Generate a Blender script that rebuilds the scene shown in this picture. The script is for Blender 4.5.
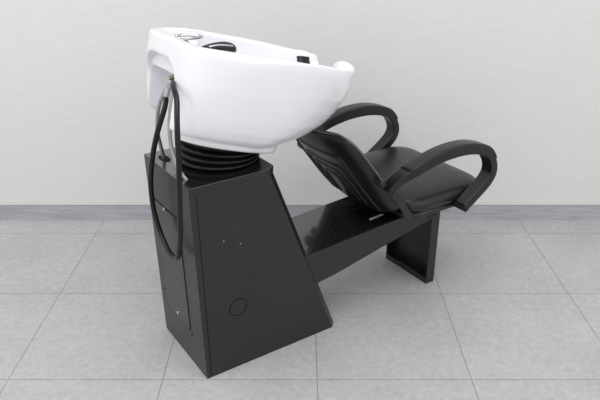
import bpy, bmesh, math, random
from mathutils import Vector, Matrix
from mathutils.geometry import interpolate_bezier
for o in list(bpy.data.objects): bpy.data.objects.remove(o, do_unlink=True)
S = bpy.context.scene; C = S.collection
R = math.radians

# ------------------------------------------------------------ camera, world, lights, exposure
cam = bpy.data.objects.new('camera', bpy.data.cameras.new('camera')); C.objects.link(cam)
cam.location = (0, 0, 1.283); cam.rotation_euler = (R(90-25.3), 0, 0)
cam.data.lens = 39.0; cam.data.sensor_width = 36; cam.data.clip_start = .05
S.camera = cam
w = bpy.data.worlds.new('studio'); S.world = w; w.use_nodes = True
w.node_tree.nodes['Background'].inputs[0].default_value = (.97, .985, 1, 1)
w.node_tree.nodes['Background'].inputs[1].default_value = .68
def area(name, loc, rot, sx, sy, e, col=(1, 1, 1)):
    l = bpy.data.lights.new(name, 'AREA'); l.shape = 'RECTANGLE'; l.size = sx; l.size_y = sy; l.energy = e; l.color = col
    o = bpy.data.objects.new(name, l); C.objects.link(o); o.location = loc; o.rotation_euler = rot
    return o
area('ceiling_softbox', (-.1, .55, 2.9), (R(-4), 0, 0), 2.8, 2.2, 37)
area('left_softbox', (-2.6, .6, 1.9), (R(62), 0, R(-62)), 1.4, 1.4, 11)
area('right_softbox', (2.6, .2, 2.0), (R(60), 0, R(60)), 1.2, 1.2, 7.5)
S.view_settings.view_transform = 'Standard'; S.view_settings.look = 'None'
S.view_settings.gamma = 1; S.view_settings.use_curve_mapping = False
S.view_settings.exposure = 0.24

# ------------------------------------------------------------ materials
def mat(name, col, rough=.5, metal=0, coat=0, bump=None, spec=.5, var=None, coatr=.05):
    m = bpy.data.materials.new(name); m.use_nodes = True
    nt = m.node_tree; b = nt.nodes['Principled BSDF']
    b.inputs['Base Color'].default_value = (*col, 1); b.inputs['Roughness'].default_value = rough
    b.inputs['Metallic'].default_value = metal; b.inputs['Coat Weight'].default_value = coat
    b.inputs['Coat Roughness'].default_value = coatr
    b.inputs['Specular IOR Level'].default_value = spec
    tc = nt.nodes.new('ShaderNodeTexCoord')
    if var:
        sc, amt = var
        n = nt.nodes.new('ShaderNodeTexNoise'); n.inputs['Scale'].default_value = sc; n.inputs['Detail'].default_value = 5
        nt.links.new(tc.outputs['Object'], n.inputs['Vector'])
        r = nt.nodes.new('ShaderNodeValToRGB')
        r.color_ramp.elements[0].position = .3; r.color_ramp.elements[1].position = .7
        r.color_ramp.elements[0].color = (*[c*(1-amt) for c in col], 1)
        r.color_ramp.elements[1].color = (*[min(1, c*(1+amt)) for c in col], 1)
        nt.links.new(n.outputs['Fac'], r.inputs['Fac']); nt.links.new(r.outputs['Color'], b.inputs['Base Color'])
    if bump:
        sc, st, dist = bump
        n = nt.nodes.new('ShaderNodeTexNoise'); n.inputs['Scale'].default_value = sc; n.inputs['Detail'].default_value = 3
        nt.links.new(tc.outputs['Object'], n.inputs['Vector'])
        bp = nt.nodes.new('ShaderNodeBump'); bp.inputs['Strength'].default_value = st; bp.inputs['Distance'].default_value = dist
        nt.links.new(n.outputs['Fac'], bp.inputs['Height']); nt.links.new(bp.outputs['Normal'], b.inputs['Normal'])
    return m
M_cer = mat('white_ceramic', (.875, .875, .91), .14, coat=.6)
M_met = mat('black_powder_coat', (.015, .015, .015), .33, spec=.52, bump=(420, .10, .002), var=(9, .12))
M_glo = mat('black_gloss_metal', (.009, .009, .009), .17, spec=.9, coat=.8, bump=(300, .05, .002))
M_lea = mat('black_leather', (.009, .009, .0095), .34, spec=.5, bump=(230, .2, .002))
M_pla = mat('black_plastic', (.010, .010, .0105), .30, spec=.45, bump=(500, .12, .001))
M_rub = mat('black_rubber', (.006, .006, .006), .32, spec=.35)
M_pan = mat('black_satin_panel', (.012, .012, .012), .24, spec=.5, bump=(300, .05, .002))
M_dark = mat('dark_gap', (.002, .002, .002), .9)
M_chr = mat('chrome', (.62, .62, .63), .12, metal=1)
M_brd = mat('braided_steel', (.42, .42, .43), .35, metal=1, bump=(900, .6, .002))
M_brass = mat('brass', (.18, .15, .10), .35, metal=1)
M_slot = mat('painted_sheen_and_chips', (.62, .62, .6), .4)  # pale non-metal: slot plate's bright sheen put into the colour; also paint chips
M_pip = mat('grey_piping', (.13, .13, .13), .35)

# ------------------------------------------------------------ helpers
T0 = Vector((.45, .155, 0))                     # reference point of the unit in its own axes (forward, sideways, up)
def L(u, v, z): return Vector((u, v, z)) - T0
def link(name, me, m=None, parent=None, smooth=True):
    o = bpy.data.objects.new(name, me); C.objects.link(o)
    if m and not me.materials: me.materials.append(m)
    if parent is not None: o.parent = parent
    if smooth:
        for p in me.polygons: p.use_smooth = True
    return o
def from_bm(name, bm, m, parent=None, smooth=False, bevel=0, seg=2, sub=0, angle=True):
    bmesh.ops.recalc_face_normals(bm, faces=bm.faces)
    me = bpy.data.meshes.new(name); bm.to_mesh(me); bm.free()
    o = link(name, me, m, parent, smooth)
    if bevel:
        b = o.modifiers.new('bevel', 'BEVEL'); b.width = bevel; b.segments = seg; b.limit_method = 'ANGLE'; b.angle_limit = R(25); b.harden_normals = False
        for p in me.polygons: p.use_smooth = True
        wn = o.modifiers.new('wn', 'WEIGHTED_NORMAL'); wn.keep_sharp = False
    if sub:
        s = o.modifiers.new('sub', 'SUBSURF'); s.levels = sub; s.render_levels = sub
    return o
def hexa(bm, c8):
    """c8: bottom 4 (ring) then top 4 (ring)"""
    v = [bm.verts.new(p) for p in c8]
    for f in ((3, 2, 1, 0), (4, 5, 6, 7), (0, 1, 5, 4), (1, 2, 6, 5), (2, 3, 7, 6), (3, 0, 4, 7)):
        bm.faces.new([v[i] for i in f])
def box(bm, u0, u1, v0, v1, z0, z1):
    hexa(bm, [L(u0, v0, z0), L(u1, v0, z0), L(u1, v1, z0), L(u0, v1, z0), L(u0, v0, z1), L(u1, v0, z1), L(u1, v1, z1), L(u0, v1, z1)])
def prism_v(bm, pts, v0, v1):
    """polygon in (u, z) pushed from v0 to v1"""
    a = [bm.verts.new(L(u, v0, z)) for u, z in pts]; b = [bm.verts.new(L(u, v1, z)) for u, z in pts]
    n = len(pts); bm.faces.new(a); bm.faces.new(b[::-1])
    for i in range(n): bm.faces.new([a[i], b[i], b[(i+1) % n], a[(i+1) % n]])
def catmull(P, n=8, closed=False):
    P = [Vector(p) for p in P]; out = []; N = len(P)
    rng = range(N if closed else N-1)
    for i in rng:
        if closed: p0, p1, p2, p3 = P[i-1], P[i], P[(i+1) % N], P[(i+2) % N]
        else:
            p1, p2 = P[i], P[i+1]; p0 = P[i-1] if i else p1*2-p2; p3 = P[i+2] if i+2 < N else p2*2-p1
        for k in range(n):
            t = k/n
            out.append(.5*((2*p1)+(p2-p0)*t+(2*p0-5*p1+4*p2-p3)*t*t+(3*p1-p0-3*p2+p3)*t**3))
    if not closed: out.append(P[-1])
    return out
def tube(name, pts, r, m, parent=None, n=8, seg=16, caps=True, radii=None):
    P = catmull(pts, n) if n else [Vector(p) for p in pts]
    bm = bmesh.new(); rings = []
    up = None
    for i, p in enumerate(P):
        t = (P[min(i+1, len(P)-1)]-P[max(i-1, 0)]).normalized()
        if up is None:
            up = Vector((0, 0, 1)) if abs(t.z) < .9 else Vector((1, 0, 0))
        x = t.cross(up).normalized(); up = x.cross(t).normalized()
        rr = r if radii is None else radii(i/(len(P)-1))
        rings.append([bm.verts.new(p+x*rr*math.cos(a*2*math.pi/seg)+up*rr*math.sin(a*2*math.pi/seg)) for a in range(seg)])
    for i in range(len(rings)-1):
        for k in range(seg): bm.faces.new([rings[i][k], rings[i][(k+1) % seg], rings[i+1][(k+1) % seg], rings[i+1][k]])
    if caps: bm.faces.new(rings[0][::-1]); bm.faces.new(rings[-1])
    return from_bm(name, bm, m, parent, smooth=True)
def ringloft(bm, rings, cap=True):
    V = [[bm.verts.new(p) for p in r] for r in rings]; n = len(V[0])
    for i in range(len(V)-1):
        for k in range(n): bm.faces.new([V[i][k], V[i][(k+1) % n], V[i+1][(k+1) % n], V[i+1][k]])
    if cap: bm.faces.new(V[0][::-1]); bm.faces.new(V[-1])
def cyl(name, p0, p1, r, m, parent=None, seg=24, bevel=0):
    p0, p1 = Vector(p0), Vector(p1); t = (p1-p0).normalized()
    up = Vector((0, 0, 1)) if abs(t.z) < .9 else Vector((1, 0, 0)); x = t.cross(up).normalized(); y = x.cross(t)
    bm = bmesh.new()
    ringloft(bm, [[p+x*r*math.cos(a*2*math.pi/seg)+y*r*math.sin(a*2*math.pi/seg) for a in range(seg)] for p in (p0, p1)])
    return from_bm(name, bm, m, parent, bevel=bevel)

# ------------------------------------------------------------ the room
def structure(o): o['kind'] = 'structure'; return o
def wbox(name, x0, x1, y0, y1, z0, z1, m, bevel=0):
    bm = bmesh.new()
    hexa(bm, [Vector(p) for p in ((x0, y0, z0), (x1, y0, z0), (x1, y1, z0), (x0, y1, z0), (x0, y0, z1), (x1, y0, z1), (x1, y1, z1), (x0, y1, z1))])
    return structure(from_bm(name, bm, m, None, bevel=bevel))
def floor_mat():
    m = bpy.data.materials.new('grey_stone_tiles'); m.use_nodes = True; nt = m.node_tree; N = nt.nodes; K = nt.links
    b = N['Principled BSDF']; tc = N.new('ShaderNodeTexCoord')
    mp = N.new('ShaderNodeMapping'); mp.inputs['Location'].default_value = (-.05+.45*20, -.139+.45*20, 0)
    K.new(tc.outputs['Object'], mp.inputs['Vector'])
    br = N.new('ShaderNodeTexBrick'); br.offset = 0; br.squash = 1
    br.inputs['Scale'].default_value = 1; br.inputs['Brick Width'].default_value = .45; br.inputs['Row Height'].default_value = .45
    br.inputs['Mortar Size'].default_value = .0018; br.inputs['Mortar Smooth'].default_value = .3; br.inputs['Bias'].default_value = 0
    br.inputs['Color1'].default_value = (.97, .97, .97, 1); br.inputs['Color2'].default_value = (1.03, 1.03, 1.03, 1); br.inputs['Mortar'].default_value = (.62, .59, .58, 1)
    K.new(mp.outputs[0], br.inputs['Vector'])
    def noise(s, d, r=.5, dist=0):
        n = N.new('ShaderNodeTexNoise'); n.inputs['Scale'].default_value = s; n.inputs['Detail'].default_value = d
        n.inputs['Roughness'].default_value = r; n.inputs['Distortion'].default_value = dist; K.new(tc.outputs['Object'], n.inputs['Vector']); return n
    n1 = noise(3.5, 8, .62, .4); n2 = noise(48, 8, .62, .5); n3 = noise(150, 4, .6)
    def ramp(n, p0, p1, c0, c1):
        r = N.new('ShaderNodeValToRGB'); r.color_ramp.elements[0].position = p0; r.color_ramp.elements[1].position = p1
        r.color_ramp.elements[0].color = (*c0, 1); r.color_ramp.elements[1].color = (*c1, 1); K.new(n.outputs['Fac'], r.inputs['Fac']); return r
    def mul(a, bb, f=1):
        x = N.new('ShaderNodeMix'); x.data_type = 'RGBA'; x.blend_type = 'MULTIPLY'; x.inputs[0].default_value = f
        K.new(a, x.inputs[6]); K.new(bb, x.inputs[7]); return x.outputs[2]
    c = ramp(n1, .32, .68, (.452, .442, .443), (.512, .502, .504)).outputs[0]
    c = mul(c, ramp(n2, .3, .7, (.88, .88, .88), (1.09, 1.085, 1.085)).outputs[0])
    c = mul(c, ramp(n3, .3, .7, (.93, .93, .93), (1.06, 1.06, 1.06)).outputs[0])
    c = mul(c, br.outputs['Color'])
    K.new(c, b.inputs['Base Color']); b.inputs['Roughness'].default_value = .55
    bp = N.new('ShaderNodeBump'); bp.inputs['Strength'].default_value = .5; bp.inputs['Distance'].default_value = .002; bp.invert = True
    K.new(br.outputs['Fac'], bp.inputs['Height']); K.new(bp.outputs[0], b.inputs['Normal'])
    return m
def wall_mat():
    m = bpy.data.materials.new('off_white_wallpaper'); m.use_nodes = True; nt = m.node_tree; N = nt.nodes; K = nt.links
    b = N['Principled BSDF']; tc = N.new('ShaderNodeTexCoord')
    mp = N.new('ShaderNodeMapping'); mp.inputs['Scale'].default_value = (14, 14, 60); K.new(tc.outputs['Object'], mp.inputs['Vector'])
    n = N.new('ShaderNodeTexNoise'); n.inputs['Scale'].default_value = 1; n.inputs['Detail'].default_value = 6; n.inputs['Distortion'].default_value = .8
    K.new(mp.outputs[0], n.inputs['Vector'])
    r = N.new('ShaderNodeValToRGB'); r.color_ramp.elements[0].position = .3; r.color_ramp.elements[1].position = .7
    r.color_ramp.elements[0].color = (.735, .735, .712, 1); r.color_ramp.elements[1].color = (.765, .765, .743, 1)
    K.new(n.outputs['Fac'], r.inputs['Fac']); K.new(r.outputs[0], b.inputs['Base Color']); b.inputs['Roughness'].default_value = .7
    bp = N.new('ShaderNodeBump'); bp.inputs['Strength'].default_value = .22; bp.inputs['Distance'].default_value = .003
    K.new(n.outputs['Fac'], bp.inputs['Height']); K.new(bp.outputs[0], b.inputs['Normal'])
    return m
def skirt_mat():
    m = bpy.data.materials.new('pale_grey_wood'); m.use_nodes = True; nt = m.node_tree; N = nt.nodes; K = nt.links
    b = N['Principled BSDF']; tc = N.new('ShaderNodeTexCoord')
    mp = N.new('ShaderNodeMapping'); mp.inputs['Scale'].default_value = (5, 5, 60); K.new(tc.outputs['Object'], mp.inputs['Vector'])
    n = N.new('ShaderNodeTexNoise'); n.inputs['Scale'].default_value = 1; n.inputs['Detail'].default_value = 7; n.inputs['Distortion'].default_value = 1.5
    K.new(mp.outputs[0], n.inputs['Vector'])
    r = N.new('ShaderNodeValToRGB'); r.color_ramp.elements[0].position = .3; r.color_ramp.elements[1].position = .72
    r.color_ramp.elements[0].color = (.36, .36, .39, 1); r.color_ramp.elements[1].color = (.50, .50, .535, 1)
    K.new(n.outputs['Fac'], r.inputs['Fac']); K.new(r.outputs[0], b.inputs['Base Color']); b.inputs['Roughness'].default_value = .45
    return m
M_cap = mat('skirting_cap_highlight', (.60, .60, .615), .45)  # paler than the board: top-edge highlight put into the colour
WY = 2.51
wbox('floor', -3.2, 3.2, -1.5, WY+.1, -.1, 0, floor_mat())
wbox('wall_back', -3.2, 3.2, WY+.012, WY+.1, 0, 3.1, wall_mat())
wbox('baseboard_back', -3.2, 3.2, WY, WY+.012, 0, .070, skirt_mat())
wbox('trim_1', -3.2, 3.2, WY-.001, WY+.012, .070, .079, M_cap, bevel=.003)

# ------------------------------------------------------------ the wash unit
root = bpy.data.objects.new('hair_washing_unit', None); C.objects.link(root)
PHI = R(33.8); U = Vector((math.cos(PHI), math.sin(PHI), 0)); V = Vector((-math.sin(PHI), math.cos(PHI), 0))
root.location = Vector((-.270, 1.491, 0))+U*T0.x+V*T0.y; root.rotation_euler = (0, 0, PHI)
root['label'] = 'black salon backwash chair with a white ceramic basin, standing on grey floor tiles'
root['category'] = 'salon wash chair'
def lab(o, s): o['label'] = s; return o

# ---- basin : own tilted axes a (forward), w (sideways), n (up)
TT = R(13.3); BO = Vector((.050, .155, .950))
def Bn(a, wv, n):
    return L(BO.x+a*math.cos(TT)+n*math.sin(TT), BO.y+wv, BO.z-a*math.sin(TT)+n*math.cos(TT))
def outline(half, n=8):
    """half: (a, w) from rear centre to front centre, w >= 0"""
    full = [(a, ww, 0) for a, ww in half]+[(a, -ww, 0) for a, ww in half[-2:0:-1]]
    return [(p.x, p.y) for p in catmull(full, n, closed=True)]
def tmp(bm, name='tmp'):
    bmesh.ops.recalc_face_normals(bm, faces=bm.faces)
    me = bpy.data.meshes.new(name); bm.to_mesh(me); bm.free()
    o = bpy.data.objects.new(name, me); C.objects.link(o); return o
RIM = [(-.024, 0), (-.024, .07), (-.020, .115), (-.006, .145), (.024, .170), (.07, .187), (.12, .196), (.2, .2), (.28, .199), (.35, .186), (.42, .162), (.468, .136), (.496, .102), (.506, .05), (.506, 0)]
def rimn(a, ww=0):
    P = [(-.03, .005), (0, .006), (.05, .011), (.12, .018), (.2, .016), (.35, .010), (.45, .003), (9, .003)]
    if ww < 0: P = [(-.03, .005), (0, .004), (.05, .001), (.10, -.006), (.14, -.003), (.2, .006), (.28, .008), (.34, .005), (.42, -.004), (9, -.004)]
    for (x0, y0), (x1, y1) in zip(P, P[1:]):
        if a <= x1: return y0+(y1-y0)*max(0, a-x0)/(x1-x0)
    return 0
def level(la, lw, n, taper=0):
    r = []
    for a, ww in outline(RIM):
        k = max(0, a/.5); k = k*k*(3-2*k) if k < 1 else 1
        # the rear keeps its width, the front draws in
        r.append(Bn(a*(1-k)+a*la*k, ww*(1-(1-lw)*(.62+.38*k)), n*(1-(.09*max(0, 1-a/.25) if n < -.1 else 0))+rimn(a, ww)*(1+n/.236)))
    return r
bm = bmesh.new()
ringloft(bm, [level(1, 1, 0), level(1.012, 1.01, -.02), level(1.018, 1.005, -.05), level(1.0, .985, -.09), level(.955, .95, -.13),
              level(.885, .90, -.17), level(.81, .84, -.20), level(.73, .76, -.222), level(.64, .66, -.236)][::-1])
body = tmp(bm)
FOOT = [(-.008, 0), (-.006, .05), (.002, .085), (.018, .112), (.05, .132), (.10, .142), (.17, .144), (.235, .134), (.285, .116), (.314, .080), (.324, .03), (.325, 0)]
bm = bmesh.new()
ringloft(bm, [[Bn(a*k+.012*(1-k), ww*k, n*(1-.10*max(0, 1-a/.3))) for a, ww in outline(FOOT)] for n, k in ((-.262, .965), (-.254, .99), (-.22, 1.0), (-.12, .93))])
foot = tmp(bm)
# inner bowl
BOWL = [(.125, 0), (.125, .09), (.13, .13), (.155, .16), (.2, .172), (.28, .172), (.35, .160), (.41, .132), (.45, .095), (.458, .05), (.458, 0)]
def blev(k, n, da=0):
    c = .29
    return [Bn(c+(a-c)*k+da, ww*k, n) for a, ww in outline(BOWL)]
bm = bmesh.new()
ringloft(bm, [blev(.45, -.195, -.03), blev(.66, -.18, -.02), blev(.82, -.14, -.01), blev(.92, -.09), blev(.98, -.04), blev(1, -.01), blev(1.03, .06)])
bowl = tmp(bm)
# arched hollow behind: deep pocket + shallow arched recess
def arch(bm, w0, w1, n0, n1, a0, a1, rc):
    pts = [(w0, n0), (w1, n0)]
    for i in range(9):
        t = i/8*math.pi/2; pts.append((w1-rc+rc*math.cos(t), n1-rc+rc*math.sin(t)))
    for i in range(9):
        t = math.pi/2+i/8*math.pi/2; pts.append((w0+rc+rc*math.cos(t), n1-rc+rc*math.sin(t)))
    A_ = [bm.verts.new(Bn(a0, x, n)) for x, n in pts]; B_ = [bm.verts.new(Bn(a1, x, n)) for x, n in pts]
    bm.faces.new(A_); bm.faces.new(B_[::-1]); N_ = len(pts)
    for i in range(N_): bm.faces.new([A_[i], B_[i], B_[(i+1) % N_], A_[(i+1) % N_]])
bm = bmesh.new(); arch(bm, -.068, .138, -.5, -.088, -.1, .065, .012); pocket = tmp(bm)
bm = bmesh.new(); arch(bm, -.078, .144, -.5, -.046, -.1, .006, .07); recess = tmp(bm)
# neck notch
bm = bmesh.new(); rr = []
for a in (.36, .40, .56):
    k = .8 if a < .38 else 1
    rr.append([Bn(a, .074*k*math.cos(t*math.pi/12), .018+.070*k*math.sin(t*math.pi/12)) for t in range(24)])
ringloft(bm, rr); notch = tmp(bm)
horns = []
for s in (-1, 1):
    bm = bmesh.new(); bmesh.ops.create_icosphere(bm, subdivisions=3, radius=1)
    for v in bm.verts:
        v.co = Bn(.470+v.co.x*.038, s*.102+v.co.y*.036, (-.012 if s < 0 else -.018)+v.co.z*.026)
    horns.append(tmp(bm))
DECK = [(.014, 0), (.014, .08), (.030, .115), (.08, .135), (.13, .14), (.16, .12), (.17, .06), (.17, 0)]
bm = bmesh.new()
ringloft(bm, [[Bn(.1+(a-.1)*k, ww*k, n) for a, ww in outline(DECK)] for n, k in ((-.030, .8), (-.022, .93), (.0, 1), (.06, 1.1))])
deck = tmp(bm)
for op, ob in [('UNION', foot), ('UNION', horns[0]), ('UNION', horns[1]), ('DIFFERENCE', bowl), ('DIFFERENCE', deck), ('DIFFERENCE', pocket), ('DIFFERENCE', recess), ('DIFFERENCE', notch)]:
    md = body.modifiers.new('b', 'BOOLEAN'); md.operation = op; md.object = ob; md.solver = 'EXACT'
md = body.modifiers.new('r', 'REMESH'); md.mode = 'VOXEL'; md.voxel_size = .003
md = body.modifiers.new('s', 'SMOOTH'); md.factor = .5; md.iterations = 32
dg = bpy.context.evaluated_depsgraph_get(); dg.update()
me = bpy.data.meshes.new_from_object(body.evaluated_get(dg)); me.name = 'basin'
for o in [body, foot, bowl, deck, pocket, recess, notch]+horns: bpy.data.objects.remove(o, do_unlink=True)
basin = lab(link('basin', me, M_cer, root), 'glossy white ceramic basin')

# black neck rest lying in the notch
bm = bmesh.new(); rr = []
for i in range(25):
    t = R(208+132*i/24)
    rr.append((math.cos(t), math.sin(t)))
rings = []
for a, dr in ((.432, .003), (.437, -.003), (.452, -.004), (.470, -.003), (.476, .003)):
    rings.append([Bn(a, (.073+dr)*c_, .016+(.069+dr)*s_) for c_, s_ in rr]+[Bn(a, (.082)*c_, .016+(.077)*s_) for c_, s_ in rr[::-1]])
ringloft(bm, rings)
lab(from_bm('neck_rest', bm, M_rub, basin, smooth=True), 'black rubber neck rest')

# mixer on the sunken rear deck and hand shower
mix = cyl('mixer_tap', Bn(0.038, .040, -0.0300), Bn(0.038, .040, -0.0040), .022, M_chr, root, bevel=.004)
lab(mix, 'chrome mixer tap with a loop lever')
tube('lever', [Bn(0.028, .058, 0.0020), Bn(0.050, .060, 0.0060), Bn(0.080, .050, 0.0110), Bn(0.090, .038, 0.0120), Bn(0.080, .026, 0.0110), Bn(0.050, .020, 0.0060), Bn(0.026, .022, 0.0020)], .0052, M_chr, mix)
cyl('cartridge', Bn(0.038, .040, -0.0040), Bn(0.038, .040, 0.0040), .017, M_chr, mix, bevel=.003)
bm = bmesh.new(); rings = []
ax = [(.085, .000, -.020, .008, .007), (.100, .000, -.014, .011, .009), (.122, .000, -.006, .014, .011), (.148, .000, .000, .018, .013), (.170, .000, .002, .021, .014), (.188, .000, .000, .020, .014), (.199, .000, -.004, .011, .009)]
for a, ww, n, r1, r2 in ax:
    rings.append([Bn(a-.022, ww+r1*math.cos(t*math.pi/12), n-.003+r2*math.sin(t*math.pi/12)) for t in range(24)])
ringloft(bm, rings)
shower = lab(from_bm('hand_shower', bm, M_pla, root, smooth=True, sub=1), 'black hand shower with chrome spray face and a modelled highlight line')
tube('highlight_strip', [Bn(.092, -.0112, -.0055), Bn(.115, -.0142, .0015), Bn(.140, -.0165, .0045), Bn(.158, -.0165, .0045)], .0022, M_chr, shower)  # highlight along the shower body, modelled as a thin bright strip
cyl('spray_face', Bn(0.158, 0, -0.0250), Bn(0.158, 0, -0.0130), .016, M_chr, shower, bevel=.003)
cyl('shower_holder', Bn(0.064, 0, -0.0370), Bn(0.068, 0, -0.0210), .012, M_chr, shower, bevel=.002)

# ---- bellows between pedestal and basin
bm = bmesh.new(); rings = []
nb = 5
for i in range(nb*10+1):
    t = i/(nb*10); ang = TT*t*1.1
    ph = (i % 10)/10
    r = .093+.021*(1-abs(2*ph-1)**2)**.6+.006*t
    cz = .612+t*.078
    cu = .151
    rings.append([L(cu+r*math.cos(q*math.pi/32)*math.cos(ang)+math.sin(ang)*.05*t, .150+r*math.sin(q*math.pi/32), cz-r*math.cos(q*math.pi/32)*math.sin(ang)) for q in range(64)])
ringloft(bm, rings)
lab(from_bm('bellows', bm, M_rub, root, smooth=True), 'black ribbed rubber bellows')

# ---- pedestal
W = .297
def sf(z, off=0): return .472-.378*z+off        # sloping front
bm = bmesh.new()
c = .020
def ring_at(z):
    f = sf(z)
    k = -.012*z/.6
    return [L(k, 0, z), L(f-c, 0, z), L(f, c, z), L(f, W-c, z), L(f-c, W, z), L(k, W, z)]
ringloft(bm, [ring_at(.0), ring_at(.598)])
ped = lab(from_bm('pedestal', bm, M_met, root, bevel=.0015), 'tapered black metal pedestal box')
bm = bmesh.new()
def ring2(z, e):
    f = sf(.6)
    return [L(-.013-e, -.003-e, z), L(f-c+e, -.003-e, z), L(f+.004+e, c-.003, z), L(f+.004+e, W-c+.003, z), L(f-c+e, W-.003+e, z), L(-.013-e, W-.003+e, z)]
ringloft(bm, [ring2(.594, 0), ring2(.612, 0)])
lid = lab(from_bm('top_plate', bm, M_met, ped, bevel=.002), 'glossy black top plate')
lid.data.materials.append(M_glo)
for p in lid.data.polygons:
    if p.normal.z > .8: p.material_index = 1
# seam on the side
def slab_side(pts, th=.0012):
    bm = bmesh.new(); prism_v(bm, pts, -th, .001); return bm
from_bm('side_seam', slab_side([(.0060, .590), (.0085, .590), (.0155, .006), (.0125, .006)], .0006), M_dark, ped)
# round blanking plug outline on the side
bm = bmesh.new(); rings = []
for r, y in ((.0285, .001), (.0285, -.0012), (.0262, -.0012), (.0262, .001)):
    rings.append([L(.112+r*math.cos(q*math.pi/24), y, .209+r*1.0*math.sin(q*math.pi/24)) for q in range(48)])
ringloft(bm, rings, cap=False)
from_bm('blanking_plug', bm, M_dark, ped)
# access panel on the rear with screws
bm = bmesh.new(); prof = [(.088, .130), (.093, .124), (.245, .124), (.250, .130), (.250, .480), (.245, .485), (.093, .485), (.088, .480)]
ringloft(bm, [[L(u_-.02*z, v, z) for v, z in prof] for u_ in (-.0022, .001)])
pan = from_bm('access_panel', bm, M_pan, ped, bevel=.0006, seg=1)
bm = bmesh.new()
fr = [(.085, .121), (.253, .121), (.253, .488), (.085, .488)]
ringloft(bm, [[L(u_-.02*z, v, z) for v, z in fr] for u_ in (-.0006, .001)])
from_bm('panel_gap', bm, M_dark, ped)
for v, z in ((.177, .484), (.166, .139)):
    lab(cyl('screw', L(-.006-.02*z, v, z), L(-.001-.02*z, v, z), .0055, M_chr, pan, bevel=.001), 'silver screw head')
for v, z in ((.079, .112), (.260, .175), (.080, .43)):
    cyl('screw', L(-.0025-.02*z, v, z), L(.001-.02*z, v, z), .003, M_dark, ped)
for u_, z in ((.078, .435), (.128, .412)):
    lab(cyl('paint_chip', L(u_, -.0004, z), L(u_, .001, z), .0016, M_slot, ped, seg=8), 'tiny pale chip in the black paint')
# oval cable hole in the top plate
bm = bmesh.new()
ringloft(bm, [[L(.021+.014*math.cos(q*math.pi/12), .226+.030*math.sin(q*math.pi/12), z) for q in range(24)] for z in (.6, .6127)])
from_bm('cable_hole', bm, M_dark, lid)

# ---- bench beam
bm = bmesh.new()
prism_v(bm, [(.31, .170), (.465, .189), (.90, .276), (.90, .322), (.80, .318), (.70, .314), (.33, .287)], .012, .248)
beam = lab(from_bm('bench_beam', bm, M_met, root, bevel=.002), 'sloping black metal beam joining basin base and seat')
bm = bmesh.new()
prism_v(bm, [(.355, .2905), (.71, .3155), (.80, .3195), (.80, .3175), (.70, .3135), (.355, .2880)], .016, .244)
lab(from_bm('beam_top', bm, M_glo, beam), 'glossy black top of the beam')
for v0, col in ((.062, M_slot), (.150, M_met)):
    bm = bmesh.new(); hexa(bm, [L(.645, v0, .3115), L(.700, v0, .3155), L(.700, v0+.007, .3155), L(.645, v0+.007, .3115), L(.645, v0, .3135), L(.700, v0, .3172), L(.700, v0+.007, .3172), L(.645, v0+.007, .3135)])
    lab(from_bm('slot_plate', bm, col, beam), 'short metal slot plate with its sheen painted in' if col is M_slot else 'short black slot plate')
for du in (.864, .884):
    cyl('bolt', L(du, .004, .292), L(du, .014, .292), .008, M_rub, beam, bevel=.002)

# ---- front leg : channel open towards the pedestal
bm = bmesh.new()
t = .003
box(bm, .925-t, .925, .020, .243, 0, .290)
leg = from_bm('leg', bm, M_met, root, bevel=.001)
bm = bmesh.new(); box(bm, .888, .925-t, .020, .024, 0, .288); from_bm('side_flange', bm, M_met, leg, bevel=.001)
bm = bmesh.new(); box(bm, .888, .925-t, .239, .243, 0, .288); from_bm('side_flange', bm, M_met, leg, bevel=.001)
bm = bmesh.new(); box(bm, .888, .925-t, .024, .239, 0, .003); box(bm, .888, .891, .024, .239, .003, .022)
from_bm('floor_flange', bm, M_met, leg, bevel=.0006)
lab(cyl('screw', L(.906, .135, .003), L(.906, .135, .008), .006, M_chr, leg, bevel=.001), 'silver floor screw')

# ---- seat
def rrect(u0, u1, v0, v1, r, n=6):
    out = []
    for cu, cv, a0 in ((u1-r, v1-r, 0), (u0+r, v1-r, 90), (u0+r, v0+r, 180), (u1-r, v0+r, 270)):
        for i in range(n+1):
            a = R(a0+90*i/n); out.append((cu+r*math.cos(a), cv+r*math.sin(a)))
    return out
SV0, SV1 = -.068, .378
def seat_ring(e, z, crown=0, r=.07):
    return [L(u, v, z+.02*max(0, (u-.9)/.2)*0) for u, v in rrect(.695+e, 1.055-e, SV0+e, SV1-e, r)]
bm = bmesh.new()
ringloft(bm, [seat_ring(.03, .350), seat_ring(.008, .356), seat_ring(0, .372), seat_ring(.002, .388), seat_ring(.012, .402), seat_ring(.032, .412), seat_ring(.065, .418), seat_ring(.11, .421, r=.06), seat_ring(.16, .422, r=.04)])
seat = lab(from_bm('seat', bm, M_lea, root, smooth=True, sub=1), 'padded black leather seat')
bm = bmesh.new()
ringloft(bm, [[L(u, v, z) for u, v in rrect(.695+e, 1.045-e, SV0+.004+e, SV1-.004-e, .065)] for z, e in ((.335, .03), (.338, .008), (.352, .004))])
from_bm('seat_pan', bm, M_pla, seat, smooth=True)
bm = bmesh.new(); box(bm, .74, .93, .05, .26, .312, .337)
from_bm('seat_bracket', bm, M_met, seat)

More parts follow.
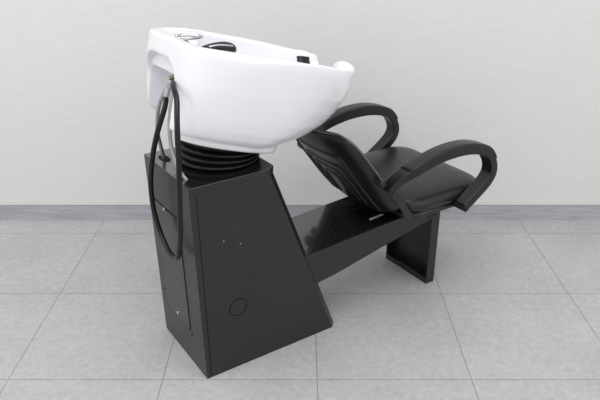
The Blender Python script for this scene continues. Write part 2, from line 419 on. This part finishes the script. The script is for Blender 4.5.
# ---- backrest : curved padded shell, pockets of grooves on its back
# centre line of the rear face (u, z), bottom to top, with half width
BK = [(.708, .347, .110), (.700, .358, .150), (.683, .382, .178), (.650, .425, .190), (.607, .483, .195), (.565, .540, .195), (.532, .585, .190), (.512, .612, .183), (.498, .631, .168), (.490, .641, .145), (.487, .645, .115)]
def bk(t):
    P = [Vector(p) for p in BK]; x = t*(len(P)-1); i = min(int(x), len(P)-2); f = x-i
    p0 = P[i-1] if i else P[i]*2-P[i+1]; p3 = P[i+2] if i+2 < len(P) else P[i+1]*2-P[i]
    p1, p2 = P[i], P[i+1]
    return .5*((2*p1)+(p2-p0)*f+(2*p0-5*p1+4*p2-p3)*f*f+(3*p1-p0-3*p2+p3)*f**3)
def bk_pt(t, s, off):
    """t along height, s across -1..1, off = distance behind the rim of the shell (+ to the rear)"""
    p = bk(t); nrm = Vector((-.8, -.6)); bow = .020*(1-s*s)
    return L(p.x+nrm.x*(off+bow), .155+s*p.z, p.y+nrm.y*(off+bow))
def dome(t, s, th):
    z = bk(t).y; e = max(0, 1-abs((z-.496)/.1525)**5)**.5
    return th*e*max(0, 1-abs(s)**4)**.5
def shell(name, f0, f1, m, par, inset=0, nt_=60, ns=32):
    bm = bmesh.new(); G = []
    for i in range(nt_+1):
        t = i/nt_; k_ = 1-inset
        t_ = .5+(t-.5)*(1-inset*.6)
        SS = [math.sin((-1+2*k/ns)*math.pi/2) for k in range(ns+1)]
        G.append([bk_pt(t_, k_*x, f0(t_, x)) for x in SS]+[bk_pt(t_, k_*x, f1(t_, x)) for x in SS[::-1]])
    ringloft(bm, G)
    bmesh.ops.remove_doubles(bm, verts=bm.verts, dist=.0004)
    return from_bm(name, bm, m, par, smooth=True)
SH = lambda t, x: .003+dome(t, x, .031)
back = lab(shell('backrest', SH, lambda t, x: 0, M_pla, root), 'black moulded plastic back shell')
shell('back_cushion', lambda t, x: -.001, lambda t, x: -.004-dome(t, x, .016), M_lea, back, inset=.03)
pp = [bk_pt(i/40, -1.0, .0) for i in range(41)]+[bk_pt(1, -1+k/10, .0) for k in range(1, 21)]+[bk_pt(1-i/40, 1.0, .0) for i in range(1, 41)]
lab(tube('piping', pp, .0022, M_pip, back, n=0, seg=8), 'grey piping edge')
def on_shell(z, y):
    """point of the shell rear at rim height z and sideways distance y"""
    t = min(range(201), key=lambda i: abs(bk(i/200).y-z))/200
    x = y/bk(t).z
    return bk_pt(t, x, SH(t, x)+.0002)
for hw, zb, zt in ((.128, .390, .600), (.090, .400, .560), (.062, .405, .535), (.034, .410, .510)):
    P = [on_shell(zb+(zt-.016-zb)*i/14, -hw) for i in range(15)]
    for q in range(1, 5):
        a = R(180-90*q/4); P.append(on_shell(zt-.016+.016*math.sin(a), -hw+.016+.016*math.cos(a)))
    P += [on_shell(zt, -hw+.016+(2*hw-.032)*i/8) for i in range(1, 8)]
    for q in range(0, 5):
        a = R(90-90*q/4); P.append(on_shell(zt-.016+.016*math.sin(a), hw-.016+.016*math.cos(a)))
    P += [on_shell(zt-.016-(zt-.016-zb)*i/14, hw) for i in range(1, 15)]
    tube('moulded_rib', P, .0046, M_pla, back, n=0, seg=10)

for y0, y1 in ((-.049, -.043), (.353, .359)):
    bm = bmesh.new(); prism_v(bm, [(.594, .500), (.612, .508), (.728, .352), (.722, .338), (.704, .340)], y0, y1)
    from_bm('side_bar', bm, M_met, back, bevel=.0015)

# ---- armrests
AP = [(.590, .490), (.612, .522), (.640, .547), (.680, .563), (.725, .574), (.770, .581), (.816, .583), (.862, .581), (.905, .573), (.945, .556), (.973, .532), (.990, .502), (.992, .472), (.978, .441), (.950, .412), (.915, .382), (.880, .352)]
AP = [(u+.013+(.010 if i > 8 else 0)-.008*max(0, i-12)/4, z-.020+.020*max(0, i-12)/4) for i, (u, z) in enumerate(AP)]
def armrest(s):
    vc = .150-s*.240
    P = catmull([(u, z, 0) for i, (u, z) in enumerate(AP)], 4)
    def strap(i0, i1, th, wd, dz=0, rc=.0045):
        bm = bmesh.new(); rings = []
        n = len(P)
        for i in range(i0, i1+1):
            p = P[i]; q = P[min(i+1, n-1)]-P[max(i-1, 0)]; q.normalize(); nn = Vector((-q.y, q.x))
            if nn.y < 0 and i < n*.6: nn = -nn
            f = i/(n-1)
            wv = wd(f); tv = th(f)
            # narrow inwards to the seat at the rear end
            cc = vc + s*(.040*max(0, 1-f/.16)**1.2)
            ring = []
            for (x, y) in rrect(-wv/2, wv/2, -tv/2, tv/2, min(rc, tv*.42), 4):
                ring.append(L(p.x+nn.x*(y+dz), cc+x, p.y+nn.y*(y+dz)))
            rings.append(ring)
        ringloft(bm, rings)
        return bm
    th = lambda f: .025+.008*math.sin(min(1, f/.6)*math.pi)+.008*min(1, max(0, (f-.6)/.2))
    wd = lambda f: .048-.010*abs(f-.45)
    arm = from_bm('armrest', strap(0, len(P)-1, th, wd), M_pla, root, smooth=True)
    wn = arm.modifiers.new('wn', 'WEIGHTED_NORMAL')
    i0, i1 = int(len(P)*.13), int(len(P)*.66)
    def th2(f):
        x = (f-.13)/.53; return .003+.012*math.sin(math.pi*min(1, max(0, x)))**.5
    pad = from_bm('arm_pad', strap(i0, i1, th2, lambda f: .044+.004*math.sin(math.pi*min(1, max(0, (f-.13)/.53))), dz=.0155), M_lea, arm, smooth=True)
    cyl('hinge', L(.578, vc+s*.022, .503), L(.578, vc+s*.060, .503), .021 if s < 0 else .012, M_pla, arm, bevel=.004)
    cyl('mount', L(.905, vc, .350), L(.905, vc+s*.035, .350), .010, M_met, arm)
    return arm
lab(armrest(1), 'armrest on the near side, standing clear of the basin')
lab(armrest(-1), 'armrest on the far side, partly behind the basin and back')

# ---- hoses hanging at the rear
def h(v, z, u=-.03): return L(u, v, z)
nut = lab(cyl('hose_nut', L(.016, .124, .860), L(.011, .127, .840), .0100, M_chr, root, seg=6, bevel=.001), 'chrome hose nut')
cyl('collar', L(.011, .127, .840), L(.005, .131, .815), .0082, M_chr, nut, bevel=.001)
cyl('brass_fitting', L(.04, .116, .873), L(.016, .124, .860), .0075, M_brass, nut)
lab(tube('shower_hose', [L(.006, .131, .820), h(.124, .79, -.005), h(.125, .735, -.028), h(.138, .68, -.04), h(.158, .62, -.045), h(.176, .56, -.045), h(.184, .50, -.042), h(.177, .465, -.040), h(.157, .425, -.038), h(.122, .396, -.038), h(.080, .386, -.038), h(.045, .402, -.038), h(.026, .440, -.040), h(.004, .49, -.042), h(-.018, .595, -.045), h(-.033, .694, -.045), h(-.031, .755, -.042), h(-.018, .800, -.034), h(.012, .842, -.018), h(.060, .862, -.004), h(.098, .860, .02), h(.105, .862, .05)], .0070, M_rub, root, n=8), 'black rubber hose hanging in a loop behind the pedestal')
lab(tube('supply_hose', [L(.045, .140, .872), L(.02, .155, .835), L(.000, .175, .78), L(-.002, .198, .71), L(.010, .215, .65), L(.020, .222, .605)], .0052, M_brd, root), 'braided steel hose entering the top plate')
lab(tube('supply_hose', [L(.045, .115, .872), L(.02, .112, .84), L(.000, .108, .77), L(-.008, .098, .70), L(-.004, .078, .645), L(.012, .055, .605)], .0052, M_brd, root), 'braided steel hose beside the black hose')
